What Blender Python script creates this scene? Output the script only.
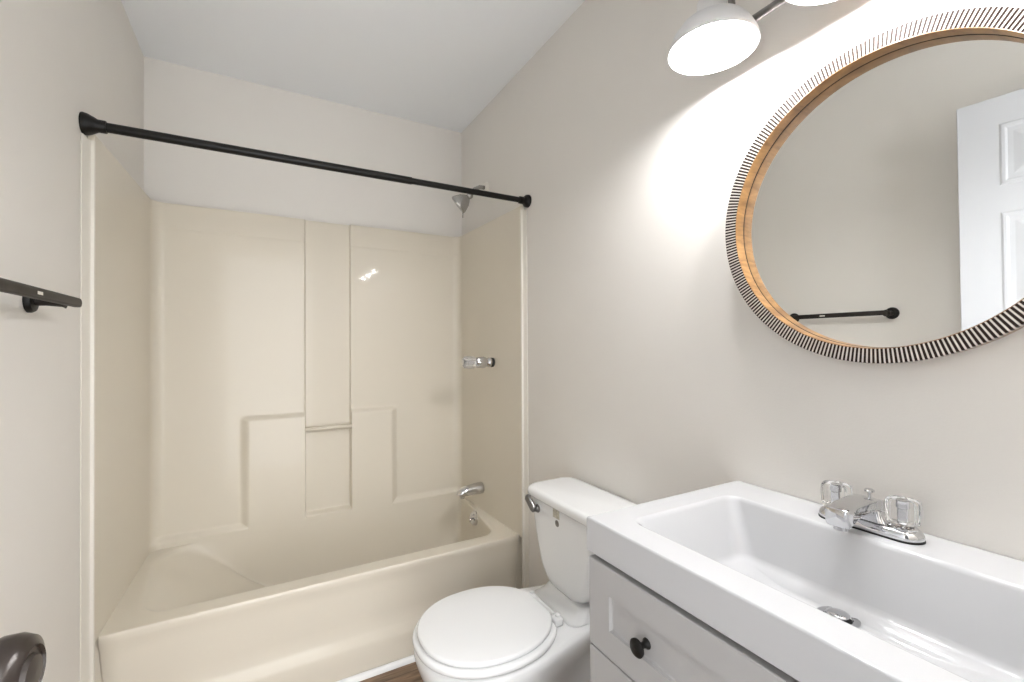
import bpy, bmesh, math
from mathutils import Vector, Matrix
PI = math.pi
S = bpy.context.scene
for o in list(bpy.data.objects): bpy.data.objects.remove(o)
COL = S.collection

# ------------------------------------------------------------------ camera
W, YB, ZC, YF = 1.445, 2.4075, 2.435, -0.14      # room width, back wall, ceiling, front wall
cd = bpy.data.cameras.new('camera'); cam = bpy.data.objects.new('camera', cd); COL.objects.link(cam)
yaw, pit, rol = (math.radians(a) for a in (29.075, .474, -.3206))
F = Vector((math.sin(yaw)*math.cos(pit), math.cos(yaw)*math.cos(pit), math.sin(pit)))
R = Vector((math.cos(yaw), -math.sin(yaw), 0)); U = R.cross(F)
R2 = R*math.cos(rol)+U*math.sin(rol); U2 = -R*math.sin(rol)+U*math.cos(rol)
m = Matrix((R2, U2, -F)).transposed().to_4x4(); m.translation = Vector((.4346, 0, 1.2074))
cam.matrix_world = m
cd.sensor_fit = 'HORIZONTAL'; cd.sensor_width = 36; cd.lens = 36*450.27/1024; cd.clip_start = .02
S.camera = cam

# ------------------------------------------------------------------ light and exposure
HALL = 5.1          # soft light that comes in through the open doorway behind the camera
BULB = 290.0
w = bpy.data.worlds.new('hallway_light'); S.world = w; w.use_nodes = True
wn = w.node_tree; bg = wn.nodes['Background']; bg.inputs[0].default_value = (.96, .975, 1, 1)
tcw = wn.nodes.new('ShaderNodeTexCoord'); sx = wn.nodes.new('ShaderNodeSeparateXYZ'); mr = wn.nodes.new('ShaderNodeMapRange')
wn.links.new(tcw.outputs['Generated'], sx.inputs[0]); wn.links.new(sx.outputs['X'], mr.inputs['Value'])
mr.interpolation_type = 'SMOOTHSTEP'             # added falloff: dims the world towards -x to keep the vanity front darker
for k, v in (('From Min', -.66), ('From Max', -.06), ('To Min', HALL*.04), ('To Max', HALL)): mr.inputs[k].default_value = v
wn.links.new(mr.outputs['Result'], bg.inputs[1])
S.view_settings.view_transform = 'Standard'; S.view_settings.look = 'None'
S.view_settings.gamma = 1; S.view_settings.use_curve_mapping = False
S.view_settings.exposure = 0.26

# ------------------------------------------------------------------ materials
MATS = {}
def mat(name, col, rough=.5, metal=0, spec=.5, coat=0, noise=None, bump=None, trans=0, ior=1.45, emit=None, estr=0):
    if name in MATS: return MATS[name]
    a = bpy.data.materials.new(name); a.use_nodes = True; nt = a.node_tree; b = nt.nodes['Principled BSDF']
    b.inputs['Base Color'].default_value = (*col, 1); b.inputs['Roughness'].default_value = rough
    b.inputs['Metallic'].default_value = metal; b.inputs['Specular IOR Level'].default_value = spec
    b.inputs['Coat Weight'].default_value = coat; b.inputs['Coat Roughness'].default_value = .055
    b.inputs['Transmission Weight'].default_value = trans; b.inputs['IOR'].default_value = ior
    if emit: b.inputs['Emission Color'].default_value = (*emit, 1); b.inputs['Emission Strength'].default_value = estr
    tc = nt.nodes.new('ShaderNodeTexCoord')
    if noise:
        sc, amt = noise; n = nt.nodes.new('ShaderNodeTexNoise'); n.inputs['Scale'].default_value = sc; n.inputs['Detail'].default_value = 4
        nt.links.new(tc.outputs['Object'], n.inputs['Vector'])
        r = nt.nodes.new('ShaderNodeValToRGB'); r.color_ramp.elements[0].position = .3; r.color_ramp.elements[1].position = .7
        r.color_ramp.elements[0].color = (*[c*(1-amt) for c in col], 1); r.color_ramp.elements[1].color = (*[min(1, c*(1+amt)) for c in col], 1)
        nt.links.new(n.outputs['Fac'], r.inputs[0]); nt.links.new(r.outputs[0], b.inputs['Base Color'])
    if bump:
        sc, st = bump; n = nt.nodes.new('ShaderNodeTexNoise'); n.inputs['Scale'].default_value = sc; n.inputs['Detail'].default_value = 3
        nt.links.new(tc.outputs['Object'], n.inputs['Vector'])
        bp = nt.nodes.new('ShaderNodeBump'); bp.inputs['Strength'].default_value = st; bp.inputs['Distance'].default_value = .002
        nt.links.new(n.outputs['Fac'], bp.inputs['Height']); nt.links.new(bp.outputs[0], b.inputs['Normal'])
    MATS[name] = a; return a

paint = mat('wall_paint', (.79, .758, .708), .5, spec=.3, noise=(3, .012), bump=(220, .12))
ceil_m = mat('ceiling_paint', (.90, .92, .94), .8, spec=.2, bump=(160, .2))
cream = mat('cream_fibreglass', (.72, .662, .555), .34, spec=.3, coat=.27, noise=(2, .01))
flange_m = mat('ivory_flange', (.76, .72, .64), .3)
china = mat('white_china', (.82, .82, .81), .08, spec=.5)
seatm = mat('white_enamel_seat', (.83, .83, .82), .16)
sinkm = mat('white_cultured_marble', (.55, .55, .552), .14, noise=(4, .008))
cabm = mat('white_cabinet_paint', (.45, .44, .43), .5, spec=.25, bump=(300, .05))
doorm = mat('white_door_paint', (.60, .61, .63), .45)
trimm = mat('white_trim_paint', (.85, .85, .84), .35)
black = mat('matte_black_metal', (.008, .007, .006), .42, spec=.3)
bronze = mat('oil_rubbed_bronze', (.028, .021, .017), .28, metal=.25)
barbrown = mat('dark_bronze_bar', (.016, .012, .009), .5, metal=.1)
chrome = mat('polished_chrome', (.66, .66, .67), .06, metal=1)
nickel = mat('satin_nickel', (.24, .23, .22), .30, metal=1)
shadeout = mat('pale_satin_shade', (.74, .73, .72), .4)
shadein = mat('white_shade_enamel', (.88, .88, .87), .35)
dark = mat('dark_void', (.01, .01, .01), .7)
greyhead = mat('grey_chrome_plastic', (.42, .41, .39), .25, metal=.75)
acryl = mat('clear_acrylic', (1, 1, 1), .10, trans=1, ior=1.30)
acryl2 = mat('clear_acrylic_valve', (.9, .9, .9), .05, trans=.8, ior=1.5)
bulbm = mat('lit_bulb', (1, 1, 1), .3, emit=(.97, .975, 1), estr=BULB)
stick = mat('pale_bone_inlay', (.60, .55, .50), .4, noise=(60, .08))
groove = mat('dark_wood_groove', (.022, .012, .008), .5, spec=.2)
mirr = mat('mirror_glass', (.90, .91, .90), .0, metal=1)
tagm = mat('faded_tag', (.50, .47, .38), .5, noise=(150, .25))
sealm = mat('old_caulk', (.33, .22, .13), .8, noise=(60, .6))
shadowgap = mat('dark_gap_shade', (.10, .085, .07), .7)  # dark colour standing in for the shade between sink top and drawer

def wood(name, c1, c2, scale, rough, rot=(0, 0, 0), planks=False, sy=1.0):
    a = bpy.data.materials.new(name); a.use_nodes = True; nt = a.node_tree; b = nt.nodes['Principled BSDF']; L = nt.links.new
    tc = nt.nodes.new('ShaderNodeTexCoord'); mp = nt.nodes.new('ShaderNodeMapping'); mp.inputs['Rotation'].default_value = rot
    mp.inputs['Scale'].default_value = scale; L(tc.outputs['Object'], mp.inputs[0])
    n = nt.nodes.new('ShaderNodeTexNoise'); n.inputs['Scale'].default_value = 6; n.inputs['Detail'].default_value = 8; n.inputs['Distortion'].default_value = .6
    L(mp.outputs[0], n.inputs['Vector'])
    r = nt.nodes.new('ShaderNodeValToRGB'); r.color_ramp.elements[0].position = .32; r.color_ramp.elements[1].position = .68
    r.color_ramp.elements[0].color = (*c1, 1); r.color_ramp.elements[1].color = (*c2, 1); L(n.outputs['Fac'], r.inputs[0])
    out = r.outputs[0]
    if planks:
        br = nt.nodes.new('ShaderNodeTexBrick'); br.inputs['Scale'].default_value = 1; br.inputs['Brick Width'].default_value = 1.2
        br.inputs['Row Height'].default_value = .15; br.inputs['Mortar Size'].default_value = .0015; br.inputs['Bias'].default_value = 0
        br.inputs['Color1'].default_value = (.8, .8, .8, 1); br.inputs['Color2'].default_value = (1.1, 1.1, 1.1, 1); br.inputs['Mortar'].default_value = (.3, .3, .3, 1)
        L(tc.outputs['Object'], br.inputs['Vector'])
        mx = nt.nodes.new('ShaderNodeMix'); mx.data_type = 'RGBA'; mx.blend_type = 'MULTIPLY'; mx.inputs[0].default_value = 1
        L(out, mx.inputs[6]); L(br.outputs['Color'], mx.inputs[7]); out = mx.outputs[2]
    L(out, b.inputs['Base Color']); b.inputs['Roughness'].default_value = rough
    MATS[name] = a; return a
floorm = wood('brown_plank_vinyl', (.13, .075, .038), (.33, .215, .13), (1.2, 9, 1), .4, planks=True)
framewood = wood('honey_wood', (.16, .080, .027), (.33, .18, .066), (3, 3, 14), .32)

# ------------------------------------------------------------------ helpers
def obj(name, bm, m, parent=None, smooth=True, auto=None, bev=None, seg=3):
    me = bpy.data.meshes.new(name); bmesh.ops.recalc_face_normals(bm, faces=bm.faces[:]) ; bm.to_mesh(me); bm.free()
    ms = m if isinstance(m, (list, tuple)) else [m]
    for q in ms: me.materials.append(q)
    if smooth:
        me.polygons.foreach_set('use_smooth', [True]*len(me.polygons))
    o = bpy.data.objects.new(name, me); COL.objects.link(o)
    if bev:
        md = o.modifiers.new('bevel', 'BEVEL'); md.width = bev; md.segments = seg; md.limit_method = 'ANGLE'; md.angle_limit = math.radians(40)
        md.harden_normals = True
    elif auto:
        me.set_sharp_from_angle(angle=math.radians(auto))
    if parent:
        o.parent = parent
        o.matrix_parent_inverse = Matrix.Translation(-parent.location) if parent.type == 'EMPTY' and not parent.parent else Matrix()
    return o
def sub(name, bm, m, parent, **k):     # child of a part: the part itself has an identity transform
    return obj(name, bm, m, parent, **k)
def thing(name, label, cat, loc, group=None, kind=None):
    o = bpy.data.objects.new(name, None); COL.objects.link(o); o.location = loc; o.empty_display_size = .05
    if kind: o['kind'] = kind
    if label: o['label'] = label
    if cat: o['category'] = cat
    if group: o['group'] = group
    return o
def struct(name, bm, m, **k):
    o = obj(name, bm, m, **k); o['kind'] = 'structure'; return o
def box(bm, a, b, mi=0):
    (x0, y0, z0), (x1, y1, z1) = a, b
    v = [bm.verts.new(p) for p in ((x0,y0,z0),(x1,y0,z0),(x1,y1,z0),(x0,y1,z0),(x0,y0,z1),(x1,y0,z1),(x1,y1,z1),(x0,y1,z1))]
    for f in ((0,3,2,1),(4,5,6,7),(0,1,5,4),(1,2,6,5),(2,3,7,6),(3,0,4,7)):
        bm.faces.new([v[i] for i in f]).material_index = mi
    return bm
def bx(a, b): return box(bmesh.new(), a, b)
def loft(rings, cap0=True, cap1=True, bm=None, closed=True):
    bm = bm or bmesh.new(); V = [[bm.verts.new(p) for p in r] for r in rings]; n = len(V[0])
    for a, b in zip(V, V[1:]):
        for i in range(n if closed else n-1):
            j = (i+1) % n; bm.faces.new((a[i], a[j], b[j], b[i]))
    if cap0: bm.faces.new(V[0][::-1])
    if cap1: bm.faces.new(V[-1])
    return bm
def frame_for(d):
    d = Vector(d).normalized(); up = Vector((0, 0, 1)) if abs(d.z) < .9 else Vector((1, 0, 0))
    u = up.cross(d).normalized(); return d, u, d.cross(u)
def lathe(prof, org, axis, n=40, bm=None, cap0=True, cap1=True, rfun=None):
    d, u, v = frame_for(axis); org = Vector(org); rings = []
    for r, h in prof:
        rr = []
        for i in range(n):
            t = 2*PI*i/n; q = max(r, 1e-5)*(rfun(t, h) if rfun else 1)
            rr.append(org+d*h+u*q*math.cos(t)+v*q*math.sin(t))
        rings.append(rr)
    return loft(rings, cap0, cap1, bm)
def tube(path, rad, n=16, bm=None, sy=1.0):
    path = [Vector(p) for p in path]; rad = rad if isinstance(rad, (list, tuple)) else [rad]*len(path); rings = []
    u = None
    for i, p in enumerate(path):
        d = (path[min(i+1, len(path)-1)]-path[max(i-1, 0)]).normalized()
        if u is None: _, u, _v = frame_for(d)
        u = (u-d*u.dot(d)).normalized(); v = d.cross(u); r = rad[i]
        ru, rv = r if isinstance(r, tuple) else (r, r)
        rings.append([p+u*ru*math.cos(2*PI*k/n)+v*rv*math.sin(2*PI*k/n) for k in range(n)])
    return loft(rings, True, True, bm)
def rpoly(x0, x1, y0, y1, r, z, ne=10, nc=8, corners=None):
    """rounded quad outline; corners may override the 4 corner points (counter-clockwise from x0,y0)"""
    P = [Vector(p) for p in (corners or [(x0, y0), (x1, y0), (x1, y1), (x0, y1)])]
    rs = r if isinstance(r, (list, tuple)) else [r]*4
    out = []; arcs = []
    for i in range(4):
        p, a, b = P[i], P[i-1], P[(i+1) % 4]
        da, db = (a-p).normalized(), (b-p).normalized(); ang = da.angle(db); t = rs[i]/math.tan(ang/2)
        s, e = p+da*t, p+db*t; c = p+(da+db).normalized()*(rs[i]/math.sin(ang/2))
        pts = []
        a0 = math.atan2((s-c).y, (s-c).x); a1 = math.atan2((e-c).y, (e-c).x)
        dd = (a1-a0+PI) % (2*PI)-PI
        for k in range(nc+1):
            q = a0+dd*k/nc; pts.append((c.x+rs[i]*math.cos(q), c.y+rs[i]*math.sin(q)))
        arcs.append(pts)
    for i in range(4):
        out += arcs[i]; s, e = arcs[i][-1], arcs[(i+1) % 4][0]
        for k in range(1, ne): out.append((s[0]+(e[0]-s[0])*k/ne, s[1]+(e[1]-s[1])*k/ne))
    return [Vector((x, y, z)) for x, y in out]
def rbox(a, b, r, ri=.3, top=True, n=4):
    """box with rounded vertical edges (r) and rounded top/bottom edges (ri)"""
    (x0, y0, z0), (x1, y1, z1) = a, b; rings = []
    def ring(i, z): return rpoly(x0+i, x1-i, y0+i, y1-i, max(r-i, .001), z, 4, 6)
    for k in range(n+1):
        t = PI/2*k/n; rings.append(ring(ri*(1-math.sin(t)), z0+ri*(1-math.cos(t))))
    for k in range(n+1):
        t = PI/2*k/n; rings.append(ring(ri*(1-math.cos(t)), z1-ri+ri*math.sin(t)))
    return loft(rings)
def sstep(e0, e1, x):
    t = min(1, max(0, (x-e0)/(e1-e0))); return t*t*(3-2*t)

# ------------------------------------------------------------------ room shell
T = .1
struct('wall_left', bx((-T, YF-T, 0), (0, YB+T, ZC)), paint, smooth=False)
struct('wall_right', bx((W, YF-T, 0), (W+T, YB+T, ZC)), paint, smooth=False)
struct('wall_back', bx((0, YB, 0), (W, YB+T, ZC)), paint, smooth=False)
DX0, DX1, DZ = .075, .875, 2.06
bm = bx((0, YF-T, 0), (DX0, YF, ZC)); box(bm, (DX1, YF-T, 0), (W, YF, ZC)); box(bm, (DX0, YF-T, DZ), (DX1, YF, ZC))
struct('wall_front', bm, paint, smooth=False)
struct('floor', bx((-1.2, YF-T-.12, -.08), (2.6, YB+T, 0)), floorm, smooth=False)
struct('ceiling', bx((-T, YF-T, ZC), (W+T, YB+T, ZC+.08)), ceil_m, smooth=False)
# casing of the doorway behind the camera
bm = bx((.015, YF, 0), (DX0, YF+.015, DZ+.06)); box(bm, (DX1, YF, 0), (DX1+.06, YF+.015, DZ+.06)); box(bm, (DX0, YF, DZ), (DX1, YF+.015, DZ+.06))
struct('trim_1', bm, trimm, bev=.003)
def baseboard(name, a, b, nrm):
    a, b, nrm = Vector(a), Vector(b), Vector(nrm); prof = ((0, 0), (.013, 0), (.013, .065), (.009, .078), (.003, .085), (0, .085))
    bm = loft([[p+nrm*u+Vector((0, 0, v)) for u, v in prof] for p in (a, b)])
    return struct(name, bm, trimm, smooth=False, auto=None)
baseboard('baseboard_right', (W, .70, 0), (W, 1.655, 0), (-1, 0, 0))
baseboard('baseboard_left', (0, -.12, 0), (0, 1.655, 0), (1, 0, 0))
baseboard('baseboard_front', (.94, YF, 0), (W-.015, YF, 0), (0, 1, 0))
# white shoe moulding on the floor along the tub
prof = [(0, 0)] + [(-.016*math.cos(t*PI/12), .018*math.sin(t*PI/12)) for t in range(0, 7)]
struct('trim_2', loft([[Vector((x, 1.709+u, v)) for u, v in prof] for x in (.002, W-.014)]), trimm, auto=40)

# ------------------------------------------------------------------ tub and shower surround (one moulded unit)
RZ = .369; TY = 1.7255; XL, XR = .018, 1.427; BY = 2.345; STOP = 1.8156
unit = thing('bathtub', 'glossy cream one-piece bathtub and moulded shower surround filling the alcove under the black rod', 'bathtub', (W/2, 2.06, 0))
NE, NC = 24, 14
def orect(i, z): return rpoly(XL+i, XR-i, TY+i, BY, .004, z, NE, NC)
openc = [(.070, 1.790), (1.352, 1.790), (XR-.015, BY), (XL+.018, BY)]
openc2 = [(.108, 1.804), (1.342, 1.803), (XR-.019, BY-.0004), (XL+.040, BY-.0004)]
botc = [(.40, 1.87), (1.29, 1.86), (1.33, 2.27), (.42, 2.27)]
top = rpoly(0, 0, 0, 0, [.10, .080, .02, .14], RZ, NE, NC, openc)
top2 = rpoly(0, 0, 0, 0, [.10, .074, .02, .14], RZ-.012, NE, NC, openc2)
bot = rpoly(0, 0, 0, 0, [.15, .10, .10, .15], .075, NE, NC, botc)
rings = []
rim0 = rpoly(XL-.004, XR+.004, TY+.004, BY, .004, RZ, NE, NC)
rings.append(rim0); rings.append([a.lerp(b, .5) for a, b in zip(rim0, top)])
for k in range(5):
    t = PI/2*k/4; rings.append([Vector((a.x+(b.x-a.x)*math.sin(t), a.y+(b.y-a.y)*math.sin(t), RZ-.012*(1-math.cos(t)))) for a, b in zip(top, top2)])
K = 18
for k in range(1, K+1):
    u = k/K; row = []
    for a, b in zip(top2, bot):
        wl = 1-sstep(.05, .40, a.x)                         # sloping backrest at the left end, steep sides elsewhere
        h = (.10*u+.90*u**2.6)*(1-wl)+(1-(1-u)**1.25)*wl; zz = (1-(1-u)**2.4)*(1-wl)+u**1.35*wl
        row.append(Vector((a.x+(b.x-a.x)*h, a.y+(b.y-a.y)*h, (RZ-.012)+(.085-RZ+.012)*zz)))
    rings.append(row)
cen = Vector((.85, 2.07, .078))
for f in (.7, .4, .1): rings.append([cen+(Vector((p.x, p.y, 0))-Vector((cen.x, cen.y, 0)))*f+Vector((0, 0, .002*f)) for p in bot])
obj('tub_basin', loft(rings, cap0=False), cream, unit, auto=60)
# apron with a rounded top edge and a stepped-out foot, narrowing a little to the floor
ap = [(TY+.004, RZ), (TY+.0015, RZ-.0012), (TY, RZ-.004), (TY-.001, RZ-.012), (TY, RZ-.028), (TY+.004, RZ-.045), (TY+.004, .30), (TY+.004, .20), (TY+.003, .150), (TY-.001, .140), (TY-.009, .115), (TY-.012, .105), (TY-.012, .05), (TY-.012, 0)]
rr = []
for y, z in ap:
    q = .085*max(0, RZ-.03-z); xs = [XL+q, XL+q+.006]+[XL+.05+(XR-XL-.1)*i/20 for i in range(21)]+[XR-q-.006, XR-q]
    row = [Vector((x, y+(.006 if i in (0, len(xs)-1) else 0), z)) for i, x in enumerate(xs)]
    rr.append([Vector((xs[0], TY+.03, z-.0))]+row+[Vector((xs[-1], TY+.03, z))])
obj('tub_apron', loft(rr, False, False, closed=False), cream, unit, auto=50)

# U-shaped moulded wall panel
def linspace_set(a, b, step, feats, fine=.0022, span=.022):
    s = set(); n = max(1, int(round((b-a)/step)))
    for i in range(n+1): s.add(round(a+(b-a)*i/n, 5))
    for f, sp in feats:
        k = -sp
        while k <= sp+1e-9:
            if a <= f+k <= b: s.add(round(f+k, 5))
            k += fine
    return sorted(s)
YP = 2.370                         # face of the main back panel
def yback(x, z):
    wcol = .0035
    incol = sstep(.617-wcol, .617+wcol, x)*(1-sstep(.824-wcol, .824+wcol, x))
    main = YP-.0022*(1-sstep(1.70, 1.712, z))
    col = 2.3835
    y = main+(col-main)*incol
    topz = .884
    blk = sstep(.347, .388, x)*(1-sstep(1.020, 1.060, x))*(1-sstep(topz-.016, topz+.010, z))
    blk = max(blk*(1-incol), 0)
    base = 1-sstep(.388, .416, z)
    if incol > 0:
        base_c = 1-sstep(.398, .412, z)
        base = base*(1-incol)+base_c*incol
    kk = max(blk, base)
    return y+(BY-y)*kk
RC = .045; TP = .017
def taper(y): return TP*min(1, (y-1.70)/(YP-RC-1.70))     # the side panels lean in towards the back
rows = linspace_set(RZ-.004, STOP, .03, [(.402, .018), (.881, .018), (1.706, .01), (STOP, .01)])
cols = linspace_set(XL+TP+RC, XR-TP-RC, .02, [(.617, .008), (.824, .008), (.369, .026), (1.041, .026)])
rings = []
for z in rows:
    row = []
    e = .003*sstep(STOP-.006, STOP, z)                      # rolled top edge
    ys = [1.698]+[1.70+(YP-RC-1.70)*i/16 for i in range(17)]
    for i, y in enumerate(ys[:-1]): row.append(Vector((XL-.014 if i == 0 else XL+taper(y), y, z)))
    yl = yback(XL+TP+RC, z); yr = yback(XR-TP-RC, z)
    sgn = .0
    for k in range(11):
        t = PI/2*k/10; row.append(Vector((XL+TP+RC-RC*math.cos(t), yl-RC+RC*math.sin(t), z)))
    for x in cols[1:-1]: row.append(Vector((x, yback(x, z), z)))
    for k in range(11):
        t = PI/2*(1-k/10); row.append(Vector((XR-TP-RC+RC*math.cos(t), yr-RC+RC*math.sin(t), z)))
    for i, y in enumerate(ys[:-1][::-1]): row.append(Vector((XR+.014 if i == len(ys)-2 else XR-taper(y), y, z)))
    rings.append(row)
# returns the top edge to the wall
last = rings[-1]; n = len(last); ret = []
for i, p in enumerate(last):
    q = p.copy(); q.x = 0.001 if p.y < YP-RC-.01 and p.x < .5 else (W-.001 if p.y < YP-RC-.01 and p.x > 1 else max(.001, min(W-.001, (p.x-W/2)*1.045+W/2)))
    if p.y >= YP-RC-.01: q.y = YB-.001
    q.z += .002; ret.append(q)
bm = loft(rings+[ret], False, False, closed=False)
obj('surround_panel', bm, cream, unit, auto=60)
obj('ledge_bar', tube([(.612, 2.355, .808), (.828, 2.355, .808)], .0100, 16), cream, unit)
# front flanges on the two side walls, running down beside the apron
for s in (0, 1):
    X = (lambda v: v) if s == 0 else (lambda v: W-v)
    f0 = 1.652 if s == 0 else 1.676
    prof = [(0.0005, f0), (.003, f0), (.0045, f0+.003), (.0055, 1.690), (.010, 1.697), (.0175, 1.6985), (.019, 1.702), (.018, 1.708), (.0005, 1.708)]
    bm = loft([[Vector((X(u), v, z)) for u, v in prof] for z in (.001, .5, 1.0, 1.5, 1.797)])
    obj('surround_flange', bm, flange_m, unit, auto=35)
    a, b = sorted((X(.0005), X(.07)))
    obj('tub_side_return', bx((a, TY+.012, .0), (b, TY+.05, RZ-.006)), cream, unit, smooth=False)
struct('trim_3', bx((.0006, 1.7085, .001), (.012, 1.7365, .16)), sealm, smooth=False)

# overflow plate
def P3(*a): return Vector(a)
ov = thing('overflow_plate', 'round chrome trip-lever overflow plate inside the end of the tub below the spout', 'overflow plate', (1.386, 2.096, .332))
ax = Vector((-1, -.2, .22)).normalized(); og = Vector((1.369, 2.080, .336))
obj('face_plate', lathe([(.034, -.010), (.034, .003), (.030, .007), (.012, .010), (.0, .010)], og, ax, 32), chrome, ov, auto=40)
obj('trip_lever', tube([og+ax*.008, og+ax*.022+Vector((0, 0, -.002)), og+ax*.030+Vector((0, -.004, -.012))], [.0045, .0045, .0055], 10), chrome, ov)
for dz in (.018, -.018): obj('screw', lathe([(.004, .005), (.004, .010), (0, .011)], og+Vector((0, 0, dz)), ax, 12), chrome, ov)

# tub spout
XV = XR-taper(1.965); XS = XR-taper(2.09)
sp = thing('tub_spout', 'short chrome tub spout on the shower end wall above the tub rim', 'spout', (XR, 2.09, .475))
pa = [(XS-.0005, 2.09, .480), (XS-.012, 2.09, .480), (XS-.05, 2.09, .479), (XS-.09, 2.09, .475), (XS-.108, 2.09, .471), (XS-.122, 2.09, .465), (XS-.129, 2.09, .457)]
obj('spout_body', tube(pa, [(.029, .029), (.030, .030), (.028, .027), (.027, .025), (.025, .021), (.022, .018), (.016, .012)], 24), chrome, sp)
obj('spout_outlet', lathe([(.012, 0), (.014, .012), (.013, .018), (0.010, .018)], (XS-.108, 2.09, .462), (0, 0, -1), 20), chrome, sp)

# shower valve handle
va = thing('shower_valve', 'single chrome and clear acrylic shower handle on the end wall above the tub spout', 'shower valve', (XR, 1.965, 1.125))
o0 = Vector((XV-.0003, 1.965, 1.122)); av = Vector((-1, 0, .02))
obj('escutcheon_gap', lathe([(.023, 0), (.023, .012), (.015, .013)], o0, av, 24), dark, va)
obj('sleeve', lathe([(.018, .013), (.022, .014), (.024, .024), (.021, .030), (.018, .034), (.0235, .040), (.026, .050), (.024, .082), (.021, .090), (.016, .092)], o0, av, 64, rfun=lambda t, h: 1+(.07*math.cos(8*t) if h > .036 else 0)), chrome, va, auto=35)
obj('acrylic_knob', lathe([(.012, .092), (.022, .096), (.027, .104), (.028, .128), (.025, .150), (.018, .156), (0, .157)], o0, av, 64, rfun=lambda t, h: 1+.09*math.cos(8*t)), acryl2, va, auto=50)
obj('knob_cap', lathe([(.009, .092), (.009, .145), (.013, .149), (.013, .1575), (0, .159)], o0, av, 20), chrome, va, auto=40)

# shower head with its arm
sh = thing('showerhead', 'small grey shower head on a short wall arm behind the black rod', 'shower head', (W, 2.06, 2.03))
obj('wall_escutcheon', lathe([(.030, 0), (.030, .002), (.024, .010), (.013, .014)], (W-.0005, 2.075, 2.012), (-1, 0, 0), 32), flange_m, sh, auto=40)
hp = Vector((1.352, 2.075, 1.960)); hd = Vector((-.66, .40, -.60)).normalized()
obj('shower_arm', tube([(W-.012, 2.075, 2.012), (1.405, 2.075, 2.010), (1.378, 2.075, 1.996), hp-hd*.006], .0105, 14), greyhead, sh)
obj('spray_head', lathe([(.012, -.01), (.016, -.004), (.016, .008), (.013, .013), (.020, .020), (.034, .036), (.045, .062), (.048, .072), (.048, .079), (.043, .082), (.0, .080)], hp, hd, 48, rfun=lambda t, h: 1+.018*math.cos(20*t)), greyhead, sh, auto=35)
obj('spray_lever', tube([hp+hd*.070+Vector((.02, 0, -.035)), hp+hd*.074+Vector((.022, 0, -.064))], .003, 8), greyhead, sh)

# shower rod
rod = thing('shower_rod', 'long black tension shower rod spanning the alcove above the tub', 'shower rod', (W/2, 1.6645, 1.828))
RY, RZ2 = 1.6645, 1.828
obj('rod_tube', tube([(.03, RY, RZ2), (.93, RY, RZ2)], .0135, 20), black, rod, auto=40)
obj('rod_inner_tube', tube([(.92, RY, RZ2), (W-.03, RY, RZ2)], .0115, 20), black, rod, auto=40)
for s, x in ((1, 0.0005), (-1, W-.0005)):
    obj('end_flange', lathe([(.030, 0), (.0305, .004), (.029, .012), (.022, .026), (.0175, .034), (.0175, .050), (.016, .052)] if s > 0 else [(.027, 0), (.0275, .004), (.026, .013), (.020, .019), (.0155, .023), (.0155, .044), (.014, .045)], (x, RY, RZ2), (s, 0, 0), 32), black, rod, auto=40)

# ------------------------------------------------------------------ towel bar on the left wall
tb = thing('towel_bar', 'dark bronze towel bar on round posts on the left wall', 'towel bar', (0, 1.15, 1.31))
TZ = 1.309
def barring(x, r_):
    h = .0105-r_; pts = []
    for c0, a0 in ((1.384, -PI/2), (.916, PI/2)):
        for k in range(13): pts.append(Vector((x, c0+(.0105-r_)*math.cos(a0+PI*k/12), TZ+(.0105-r_)*math.sin(a0+PI*k/12))))
    return pts
obj('bar', loft([barring(.060, .002), barring(.0615, 0), barring(.0695, 0), barring(.0715, .0015), barring(.072, .003)]), barbrown, tb, auto=50)
obj('maker_mark', bx((.0721, 1.155, TZ-.003), (.0724, 1.178, TZ+.003)), flange_m, tb, smooth=False)
for y in (.918, 1.335):
    p = obj('post', lathe([(.011, .008), (.010, .03), (.012, .055), (.015, .0595), (0, .0595)], (0.0, y, TZ-.002), (1, 0, 0), 24), barbrown, tb, auto=40)
    sub('wall_rosette', lathe([(.026, .0005), (.026, .006), (.023, .011), (.012, .013)], (0.0, y, TZ-.002), (1, 0, 0), 32), black, p, auto=40)

# ------------------------------------------------------------------ open door (by the left wall, just out of frame; seen in the mirror) and its knob
hx, hy, ex, ey = .110, -.115, .177, .642
dv = Vector((ex-hx, ey-hy, 0)); DL = dv.length
door = thing('door_1', None, None, (hx, hy, 0), kind='structure'); door.rotation_euler = (0, 0, math.atan2(dv.y, dv.x))
def dobj(name, bm, m, par, **k):
    o = obj(name, bm, m, None, **k); o.parent = par; return o
leaf = bx((0, -.0175, .012), (DL, .0175, 2.032))
door_leaf = dobj('door_leaf', leaf, doorm, door, bev=.002)
def panel(x0, x1, z0, z1, side):
    bm = bmesh.new(); rings = []
    for i, d in ((0, .0002), (.006, .003), (.014, .003), (.020, .0008), (.034, .0008), (.055, .0035)):
        y = side*(.0175+d)
        rings.append([Vector((x0+i, y, z0+i)), Vector((x1-i, y, z0+i)), Vector((x1-i, y, z1-i)), Vector((x0+i, y, z1-i))])
    return loft(rings, False, True, bm)
for side in (1, -1):
    for (z0, z1) in ((.22, .80), (.93, 1.63), (1.722, 1.935)):
        for (x0, x1) in ((.105, DL/2-.045), (DL/2+.045, DL-.105)):
            dobj('raised_panel', panel(x0, x1, z0, z1, side), doorm, door_leaf, smooth=False)
kx = DL-.088; kz = .925
kb = dobj('door_knob', lathe([(.012, .0175), (.012, .040), (.018, .047), (.029, .058), (.0335, .069), (.0335, .080), (.030, .088), (.022, .092), (.0205, .0895), (.016, .0895), (.014, .093), (0, .094)], (kx, 0, kz), (0, -1, 0), 40), bronze, door_leaf, auto=50)
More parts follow.
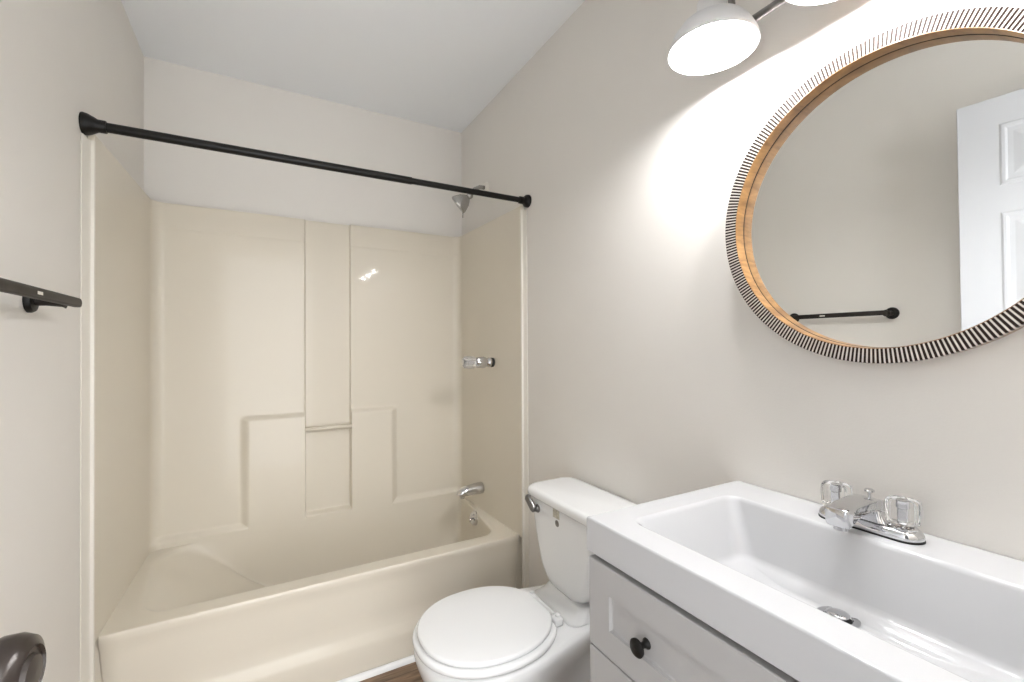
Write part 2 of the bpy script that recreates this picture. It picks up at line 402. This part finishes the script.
kr = dobj('knob_rosette', lathe([(.033, .0175), (.033, .021), (.028, .026), (.013, .028)], (kx, 0, kz), (0, -1, 0), 40), bronze, door_leaf, auto=40)

# ------------------------------------------------------------------ toilet
TC = 1.165
to = thing('toilet', 'white two-piece toilet with closed round lid between the tub and the vanity', 'toilet', (1.15, TC, 0))
def egg(xf, xc, wf, xb, wb, z, n=64, pw=2.15, rc=.03):
    """outline: round front toward -x, narrower back"""
    half = []
    for k in range(n//2+1):                               # from the front tip to the back
        t = k/(n//2)
        if t <= .5:
            a = t/.5*PI/2; cx, sy = math.cos(a), math.sin(a)
            half.append((xc-(xc-xf)*abs(cx)**(2/pw), wf*abs(sy)**(2/pw)))
        elif t <= .88:
            q = (t-.5)/.38; x = xc+(xb-rc-xc)*q; half.append((x, wf+(wb-wf)*sstep(.10, .95, q)))
        else:
            q = (t-.88)/.12*PI/2; half.append((xb-rc+rc*math.sin(q), wb-rc+rc*math.cos(q) if q < PI/2-1e-6 else wb-rc))
    pts = [Vector((x, TC+y, z)) for x, y in half]+[Vector((x, TC-y, z)) for x, y in half[::-1][:-1]]
    return pts
B = [(.955, 1.12, .105, 1.39, .105, 0), (.95, 1.12, .108, 1.395, .108, .012), (.955, 1.12, .104, 1.39, .104, .028), (.975, 1.12, .094, 1.37, .092, .06),
     (.970, 1.11, .092, 1.37, .085, .12), (.935, 1.08, .104, 1.38, .078, .17), (.880, 1.04, .130, 1.39, .076, .22), (.835, 1.01, .155, 1.40, .082, .27),
     (.808, .99, .172, 1.41, .106, .315), (.797, .985, .179, 1.415, .122, .345), (.792, .985, .182, 1.418, .128, .365), (.792, .985, .182, 1.418, .128, .380), (.796, .985, .178, 1.415, .125, .388), (.806, .985, .168, 1.41, .118, .391)]
obj('bowl', loft([egg(*b) for b in B]), china, to, auto=70)
# china shelf rising to the tank
obj('tank_shelf', loft([rpoly(1.205, 1.415, TC-.118, TC+.118, .03, .390, 6, 6), rpoly(1.225, 1.415, TC-.114, TC+.114, .03, .394, 6, 6), rpoly(1.245, 1.415, TC-.108, TC+.108, .03, .403, 6, 6), rpoly(1.256, 1.415, TC-.102, TC+.102, .03, .416, 6, 6), rpoly(1.260, 1.415, TC-.098, TC+.098, .03, .424, 6, 6)]), china, to)
def disc(xf, xb, w, z0, z1, rnd, flat=0.0, n=72):
    xc = (xf+xb)/2; rings = []
    def out(i, z):
        pts = []
        for k in range(n):
            a = 2*PI*k/n; c, s = math.cos(a), math.sin(a); x = xc+(xb-xc-i)*abs(c)**.93*(1 if c > 0 else -1); y = (w-i)*abs(s)**.93*(1 if s > 0 else -1)
            x = min(x, xb-flat-i*.5); pts.append(Vector((x, TC+y, z)))
        return pts
    for k in range(5):
        t = PI/2*k/4; rings.append(out(rnd*(1-math.sin(t)), z0+rnd*(1-math.cos(t))))
    for k in range(5):
        t = PI/2*k/4; rings.append(out(rnd*(1-math.cos(t)), z1-rnd+rnd*math.sin(t)))
    rings.append(out(.06, z1+.003)); rings.append(out(.14, z1+.004))
    return loft(rings)
obj('seat', disc(.788, 1.196, .183, .3935, .411, .0075, flat=.03), seatm, to)
obj('lid', disc(.800, 1.182, .171, .4125, .427, .006, flat=.012), seatm, to)
for s in (-1, 1):
    h = obj('seat_hinge', rbox((1.168, TC+s*.072-.016, .3915), (1.200, TC+s*.072+.016, .414), .006, .005), seatm, to)
    sub('hinge_bolt', lathe([(.008, 0), (.008, .005), (.005, .007)], (1.190, TC+s*.072, .414), (0, 0, 1), 16), china, h, auto=40)
obj('hinge_bar', tube([(1.187, TC-.055, .411), (1.187, TC+.055, .411)], .006, 12), seatm, to, auto=50)
tk = [(.424, .068, 1.262), (.432, .088, 1.256), (.450, .112, 1.254), (.480, .132, 1.252), (.53, .150, 1.250), (.59, .165, 1.248), (.65, .178, 1.246), (.690, .184, 1.245)]
rings = [rpoly(x, 1.430, TC-hw, TC+hw, [.035, .03, .03, .035], z, 8, 8) for z, hw, x in tk]
tank = obj('tank', loft(rings), china, to)
rr = []
for i, z in ((.010, .6902), (.003, .692), (0, .696), (0, .709), (.003, .716), (.009, .7200), (.018, .7215)):
    rr.append(rpoly(1.233+i, 1.434-i*.3, TC-.203+i, TC+.203-i, [.050, .04, .04, .050], z, 8, 8))
obj('tank_lid', loft(rr), china, to)
tx = 1.2455
lv = obj('flush_lever', tube([(tx-.015, TC+.116, .655), (tx-.017, TC+.122, .660), (tx-.020, TC+.140, .677), (tx-.021, TC+.152, .688), (tx-.021, TC+.158, .693)], [(.009, .011), (.011, .013), (.010, .012), (.010, .013), (.006, .009)], 14), nickel, tank)
lv['label'] = 'metal flush lever'
obj('lever_boss', lathe([(.014, 0), (.014, .004), (.010, .010), (.008, .016)], (tx+.002, TC+.122, .657), (-1, 0, 0), 20), nickel, tank, auto=40)
tg = obj('paper_tag', bx((tx-.0012, TC-.004, .660), (tx+.004, TC+.030, .690)), tagm, tank, smooth=False); tg['label'] = 'small faded square tag'
bt = obj('button', lathe([(.0105, 0), (.0105, .002), (.005, .004), (0, .0045)], (tx+.0022, TC+.010, .644), (-1, 0, 0), 20), nickel, tank, auto=40); bt['label'] = 'round metal button'
for s in (-1, 1):
    obj('bolt_cap', lathe([(.013, 0), (.013, .006), (.010, .014), (0, .018)], (1.10, TC+s*.100, .008), (0, 0, 1), 20), china, to, auto=50)

# ------------------------------------------------------------------ vanity cabinet
VY0, VY1, VX = .072, .690, .996
va_ = thing('bathroom_vanity', 'white shaker-front vanity cabinet with black knobs under the sink top', 'vanity cabinet', (1.2, .38, 0))
bm = bx((VX+.006, VY0, 0), (W-.008, VY0+.016, .8095)); box(bm, (VX+.006, VY1-.016, 0), (W-.008, VY1, .8095))
box(bm, (VX+.006, VY0+.016, .085), (W-.008, VY1-.016, .100)); box(bm, (W-.016, VY0+.016, .10), (W-.008, VY1-.016, .74))
box(bm, (VX+.06, VY0+.016, 0), (VX+.074, VY1-.016, .085)); box(bm, (VX+.006, VY0+.016, .62), (VX+.024, VY1-.016, .65))
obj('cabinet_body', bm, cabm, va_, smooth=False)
obj('top_rail_gap', bx((VX+.0065, VY0+.016, .74), (VX+.020, VY1-.016, .8095)), shadowgap, va_, smooth=False)  # strip behind the gap, its shadow put into the dark colour
def shaker(y0, y1, z0, z1, sw, tw, x=VX-.012, th=.018):
    """front slab with a recessed field and a small bevel around it"""
    bm = bmesh.new(); rings = []
    def r(i, j, xx): return [Vector((xx, y0+i, z0+j)), Vector((xx, y1-i, z0+j)), Vector((xx, y1-i, z1-j)), Vector((xx, y0+i, z1-j))]
    rings = [r(0, 0, x+th), r(0, 0, x+.0015), r(.0015, .0015, x), r(sw, tw, x), r(sw+.0012, tw+.0012, x+.006), r(sw+.0030, tw+.0030, x+.0075)]
    return loft(rings, True, True, bm)
def knob(par, y, z, x=VX-.0045):
    k = obj('knob', lathe([(.009, 0), (.0085, .002), (.0052, .005), (.0050, .014), (.008, .018), (.0145, .0205), (.0150, .0235), (.0125, .026), (0, .027)], (x, y, z), (-1, 0, 0), 32), black, par, auto=50)
    k['label'] = 'round black knob'; return k
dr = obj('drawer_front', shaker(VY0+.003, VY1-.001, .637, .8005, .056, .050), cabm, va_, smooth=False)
knob(dr, .548, .7115); knob(dr, .215, .7115)
for y0, y1, ky in ((VY0+.003, .379, .345), (.382, VY1-.002, .416)):
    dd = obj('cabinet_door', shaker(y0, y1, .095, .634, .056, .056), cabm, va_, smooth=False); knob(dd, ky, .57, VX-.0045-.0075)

# ------------------------------------------------------------------ sink top
st = thing('sink_top', 'glossy white one-piece vanity sink top with a rectangular basin', 'sink', (1.2, .38, .80))
def so(i, z): return rpoly(.983+i, W-.0015, .065+i, .6956-i, .003, z, 16, 8)
rings = [rpoly(1.02, W-.03, .10, .66, .003, .8105, 16, 8), so(.002, .8105), so(0, .8125), so(0, .871), so(.0012, .874), so(.0035, .875)]
tp = rpoly(1.040, 1.340, .120, .641, .030, .875, 16, 8); rings.append(tp)
rings.append(rpoly(1.043, 1.337, .123, .638, .028, .8743, 16, 8))
rings.append(rpoly(1.047, 1.334, .126, .635, .026, .8715, 16, 8))
a = rpoly(1.051, 1.332, .129, .632, .025, .867, 16, 8); b = rpoly(1.078, 1.306, .166, .593, .035, .778, 16, 8)
rings += [a, [p.lerp(q, .5) for p, q in zip(a, b)], b,
          rpoly(1.082, 1.302, .171, .588, .033, .771, 16, 8), rpoly(1.090, 1.295, .180, .580, .028, .767, 16, 8), rpoly(1.102, 1.284, .194, .566, .022, .7645, 16, 8)]
DR = Vector((1.260, .390, .7552))
lastr = rings[-1]
for f, z in ((.7, .757), (.45, .7545), (.14, .754)):
    rings.append([Vector((DR.x+(p.x-DR.x)*f, DR.y+(p.y-DR.y)*f, z)) for p in lastr])
bt_ = obj('basin_top', loft(rings, cap0=False), sinkm, st, auto=50); bt_.modifiers.new('weighted', 'WEIGHTED_NORMAL').keep_sharp = True
dn = obj('drain', lathe([(.030, 0), (.030, .0015), (.027, .0025), (.021, .001), (.019, -.004)], DR+Vector((0, 0, .002)), (0, 0, 1), 40, cap0=False), chrome, st, auto=50)
sub('drain_hole', lathe([(.0195, -.0005), (.0195, 0.0)], DR+Vector((0, 0, .001)), (0, 0, 1), 30), dark, dn, smooth=False)
sub('drain_stopper', lathe([(.012, .0005), (.016, .004), (.0165, .007), (.012, .009), (0, .010)], DR+Vector((0, 0, .002)), (0.0, .0, 1), 30), chrome, dn)

# ------------------------------------------------------------------ faucet
fa = thing('faucet', 'chrome centerset faucet with two clear acrylic knobs on the back of the sink top', 'faucet', (1.388, .40, .875))
FX, FY, FZ = 1.388, .400, .875
def stad(hx, hy, z, n=48):
    out = []
    for k in range(n):
        a = 2*PI*k/n; c, s = math.cos(a), math.sin(a); out.append(Vector((FX+hx*c, FY+(hy-hx)*(1 if s > 0 else -1)+hx*s if abs(s) > 1e-6 else FY+(hy-hx), z)))
    return out
obj('base_gasket', loft([stad(.0275, .0795, FZ+.0003), stad(.0275, .0795, FZ+.0025)]), dark, fa, smooth=False)
obj('base_plate', loft([stad(.0262, .078, FZ+.0026), stad(.027, .079, FZ+.005), stad(.0265, .0785, FZ+.010), stad(.0235, .0755, FZ+.0155), stad(.020, .072, FZ+.018)]), chrome, fa, auto=50)
# raised bridge and spout
def rect(cx, cz, w, h, ang, n=5):      # cross-section in the plane normal to the spout path (path lies in XZ)
    pts = []; d = Vector((math.sin(ang), 0, math.cos(ang)))   # 'up' of the section
    for sx, sz, a0 in ((1, 1, 0), (-1, 1, PI/2), (-1, -1, PI), (1, -1, 1.5*PI)):
        r = min(w, h)*.35
        for k in range(n):
            t = a0+PI/2*k/(n-1); yy = sx*(w-r)+r*math.cos(t); uu = sz*(h-r)+r*math.sin(t)
            pts.append(Vector((cx, FY+yy, cz))+d*uu)
    return pts
secs = [(FX+.020, FZ+.030, .025, .010, .8), (FX+.010, FZ+.042, .024, .011, .4), (FX-.008, FZ+.047, .0225, .010, .1), (FX-.030, FZ+.048, .021, .0095, .0), (FX-.055, FZ+.047, .020, .0095, -.03), (FX-.076, FZ+.045, .0195, .0115, -.05), (FX-.092, FZ+.041, .019, .0145, -.08), (FX-.106, FZ+.038, .0185, .0165, -.1), (FX-.109, FZ+.038, .0165, .0145, -.1)]
obj('spout', loft([rect(*q) for q in secs]), chrome, fa, auto=60)
brg = [rpoly(FX-.018, FX+.022, FY-.036, FY+.036, .015, FZ+.016, 4, 6), rpoly(FX-.014, FX+.022, FY-.028, FY+.028, .013, FZ+.024, 4, 6), rpoly(FX-.010, FX+.021, FY-.022, FY+.022, .010, FZ+.036, 4, 6)]
obj('spout_base', loft(brg), chrome, fa, auto=60)
obj('aerator', lathe([(.0105, 0), (.0105, .012), (.0085, .0125)], (FX-.094, FY, FZ+.028), (0, 0, -1), 24), chrome, fa, auto=40)
obj('lift_rod', lathe([(.0025, .04), (.0025, .062), (.0075, .064), (.008, .0665), (.005, .069), (0, .0695)], (FX+.006, FY, FZ), (0, 0, 1), 16), chrome, fa, auto=40)
for s in (-1, 1):
    hc = (FX, FY+s*.0508, FZ)
    hb = obj('handle', lathe([(.020, .0165), (.020, .020), (.016, .024), (.0135, .026)], hc, (0, 0, 1), 32), chrome, fa, auto=40)
    sub('acrylic_grip', lathe([(.014, .0262), (.0215, .0275), (.0225, .032), (.0235, .050), (.0232, .062), (.019, .066), (.012, .0665), (0, .0665)], hc, (0, 0, 1), 96, rfun=lambda t, h: 1+.055*math.cos(10*t)), acryl, hb, auto=45)
    sub('grip_cap', lathe([(.006, .027), (.006, .050), (.009, .052), (.009, .0605), (0, .061)], hc, (0, 0, 1), 20), chrome, hb, auto=40)

# ------------------------------------------------------------------ round mirror
MY, MZ, XFm, XG = .394, 1.465, 1.400, 1.430
mi = thing('round_mirror', 'large round wall mirror in a striped bone and wood frame above the sink', 'mirror', (W, MY, MZ))
def circ(r, x, n=270, off=0): return [Vector((x, MY+r*math.cos(2*PI*(k+off)/n), MZ+r*math.sin(2*PI*(k+off)/n))) for k in range(n)]
# striped ring: every stripe is geometry, pale sticks standing a little proud of the dark grooves
NS = 270; bm = bmesh.new()
RO, RI = .2955, .268
def seg(a0, a1, prof, mi_):
    A = [[bm.verts.new((x, MY+r*math.cos(a), MZ+r*math.sin(a))) for (r, x) in prof] for a in (a0, (a0+a1)/2, a1)]
    for p, q in zip(A, A[1:]):
        for i in range(len(prof)):
            j = (i+1) % len(prof); f = bm.faces.new((p[i], p[j], q[j], q[i])); f.material_index = mi_
    bm.faces.new(A[0]).material_index = mi_; bm.faces.new(A[-1][::-1]).material_index = mi_
pS = [(RI, XFm+.010), (RI, XFm+.0006), (RI+.002, XFm), (RO-.003, XFm), (RO, XFm+.0015), (RO, XFm+.012)]
pG = [(RI, XFm+.010), (RI, XFm+.0008), (RO-.001, XFm+.0012), (RO-.001, XFm+.012)]
for k in range(NS):
    a = 2*PI*k/NS; d = 2*PI/NS
    seg(a, a+d*.37, pS, 0); seg(a+d*.37, a+d, pG, 1)
obj('striped_frame', bm, [stick, groove], mi, smooth=False)
n = 180
hoop = [circ(r, x, n) for r, x in ((RO-.002, XFm+.0105), (RO-.002, W-.007), (RO-.004, W-.004), (RI+.004, W-.004), (RI, XG+.002))]
obj('frame_hoop', loft(hoop, False, False), framewood, mi, auto=40)
inner = [circ(r, x, n) for r, x in ((RI+.0002, XFm+.004), (RI, XFm+.0004), (RI-.0010, XFm), (RI-.0013, XFm+.0010), (RI-.0013, XG-.0022), (RI-.0006, XG-.0020), (RI-.0006, XG+.001))]
obj('inner_rim', loft(inner, False, False), framewood, mi, auto=60)
obj('mirror_seam', loft([circ(RI-.0013, XG-.0021, n), circ(RI-.0020, XG-.0004, n)], False, False), dark, mi, smooth=False)
obj('mirror_pane', loft([circ(RI, XG, n), circ(RI, XG+.004, n)]), mirr, mi, smooth=False)

mi.rotation_euler = (0, math.radians(-.6), 0)      # hangs leaning forward a touch

# ------------------------------------------------------------------ three-light vanity fixture above the mirror
lf = thing('vanity_light', 'brushed nickel bar light with dome shades above the mirror', 'light fixture', (W, .36, 1.99))
LX, LZ, LR = 1.308, 1.857, .093
obj('wall_plate', rbox((1.420, .305, 1.945), (W-.0005, .485, 2.055), .008, .006), nickel, lf)
obj('crossbar', tube([(1.378, .115, 1.918), (1.378, .665, 1.918)], .0085, 16), nickel, lf, auto=50)
for y in (.355, .435): obj('bar_support', tube([(1.425, y, 1.985), (1.400, y, 1.975), (1.378, y, 1.918)], .007, 12), nickel, lf, auto=50)
for y in (.65, .395, .14):
    arm = obj('lamp_arm', tube([(1.378, y, 1.918), (1.378, y, 1.985), (1.374, y, 2.004), (1.360, y, 2.018), (1.343, y, 2.022), (1.326, y, 2.018), (1.312, y, 2.004), (LX, y, 1.985), (LX, y, 1.960)], .0075, 14), nickel, lf, auto=60)
    c = (LX, y, LZ)
    pr = [(LR, 0), (LR+.001, .0015), (LR-.001, .012), (LR-.012, .036), (.066, .055), (.044, .068), (.033, .073), (.031, .078), (.031, .108), (.026, .113), (.012, .114)]
    sd = obj('lamp_shade', lathe(pr, c, (0, 0, 1), 64, cap0=False), shadeout, lf, auto=60)
    ins = [(LR, 0), (LR-.0018, .0005), (LR-.004, .013), (LR-.015, .035), (.063, .052), (.041, .065), (.0295, .071), (.0285, .100), (0, .100)]
    sub('shade_lining', lathe(ins, c, (0, 0, 1), 64, cap0=False), shadein, sd, auto=60)
    sk = sub('bulb_socket', lathe([(.019, .100), (.019, .072), (.015, .068)], c, (0, 0, 1), 24), china, sd, auto=40)
    bz = .030
    sub('bulb', lathe([(.0, bz-.030), (.010, bz-.0283), (.020, bz-.0222), (.027, bz-.013), (.030, bz), (.027, bz+.013), (.020, bz+.026), (.0145, bz+.038)], c, (0, 0, 1), 32), bulbm, sd)

# every part keeps its place: parents carry their own location, children are expressed relative to it
bpy.context.view_layer.update()
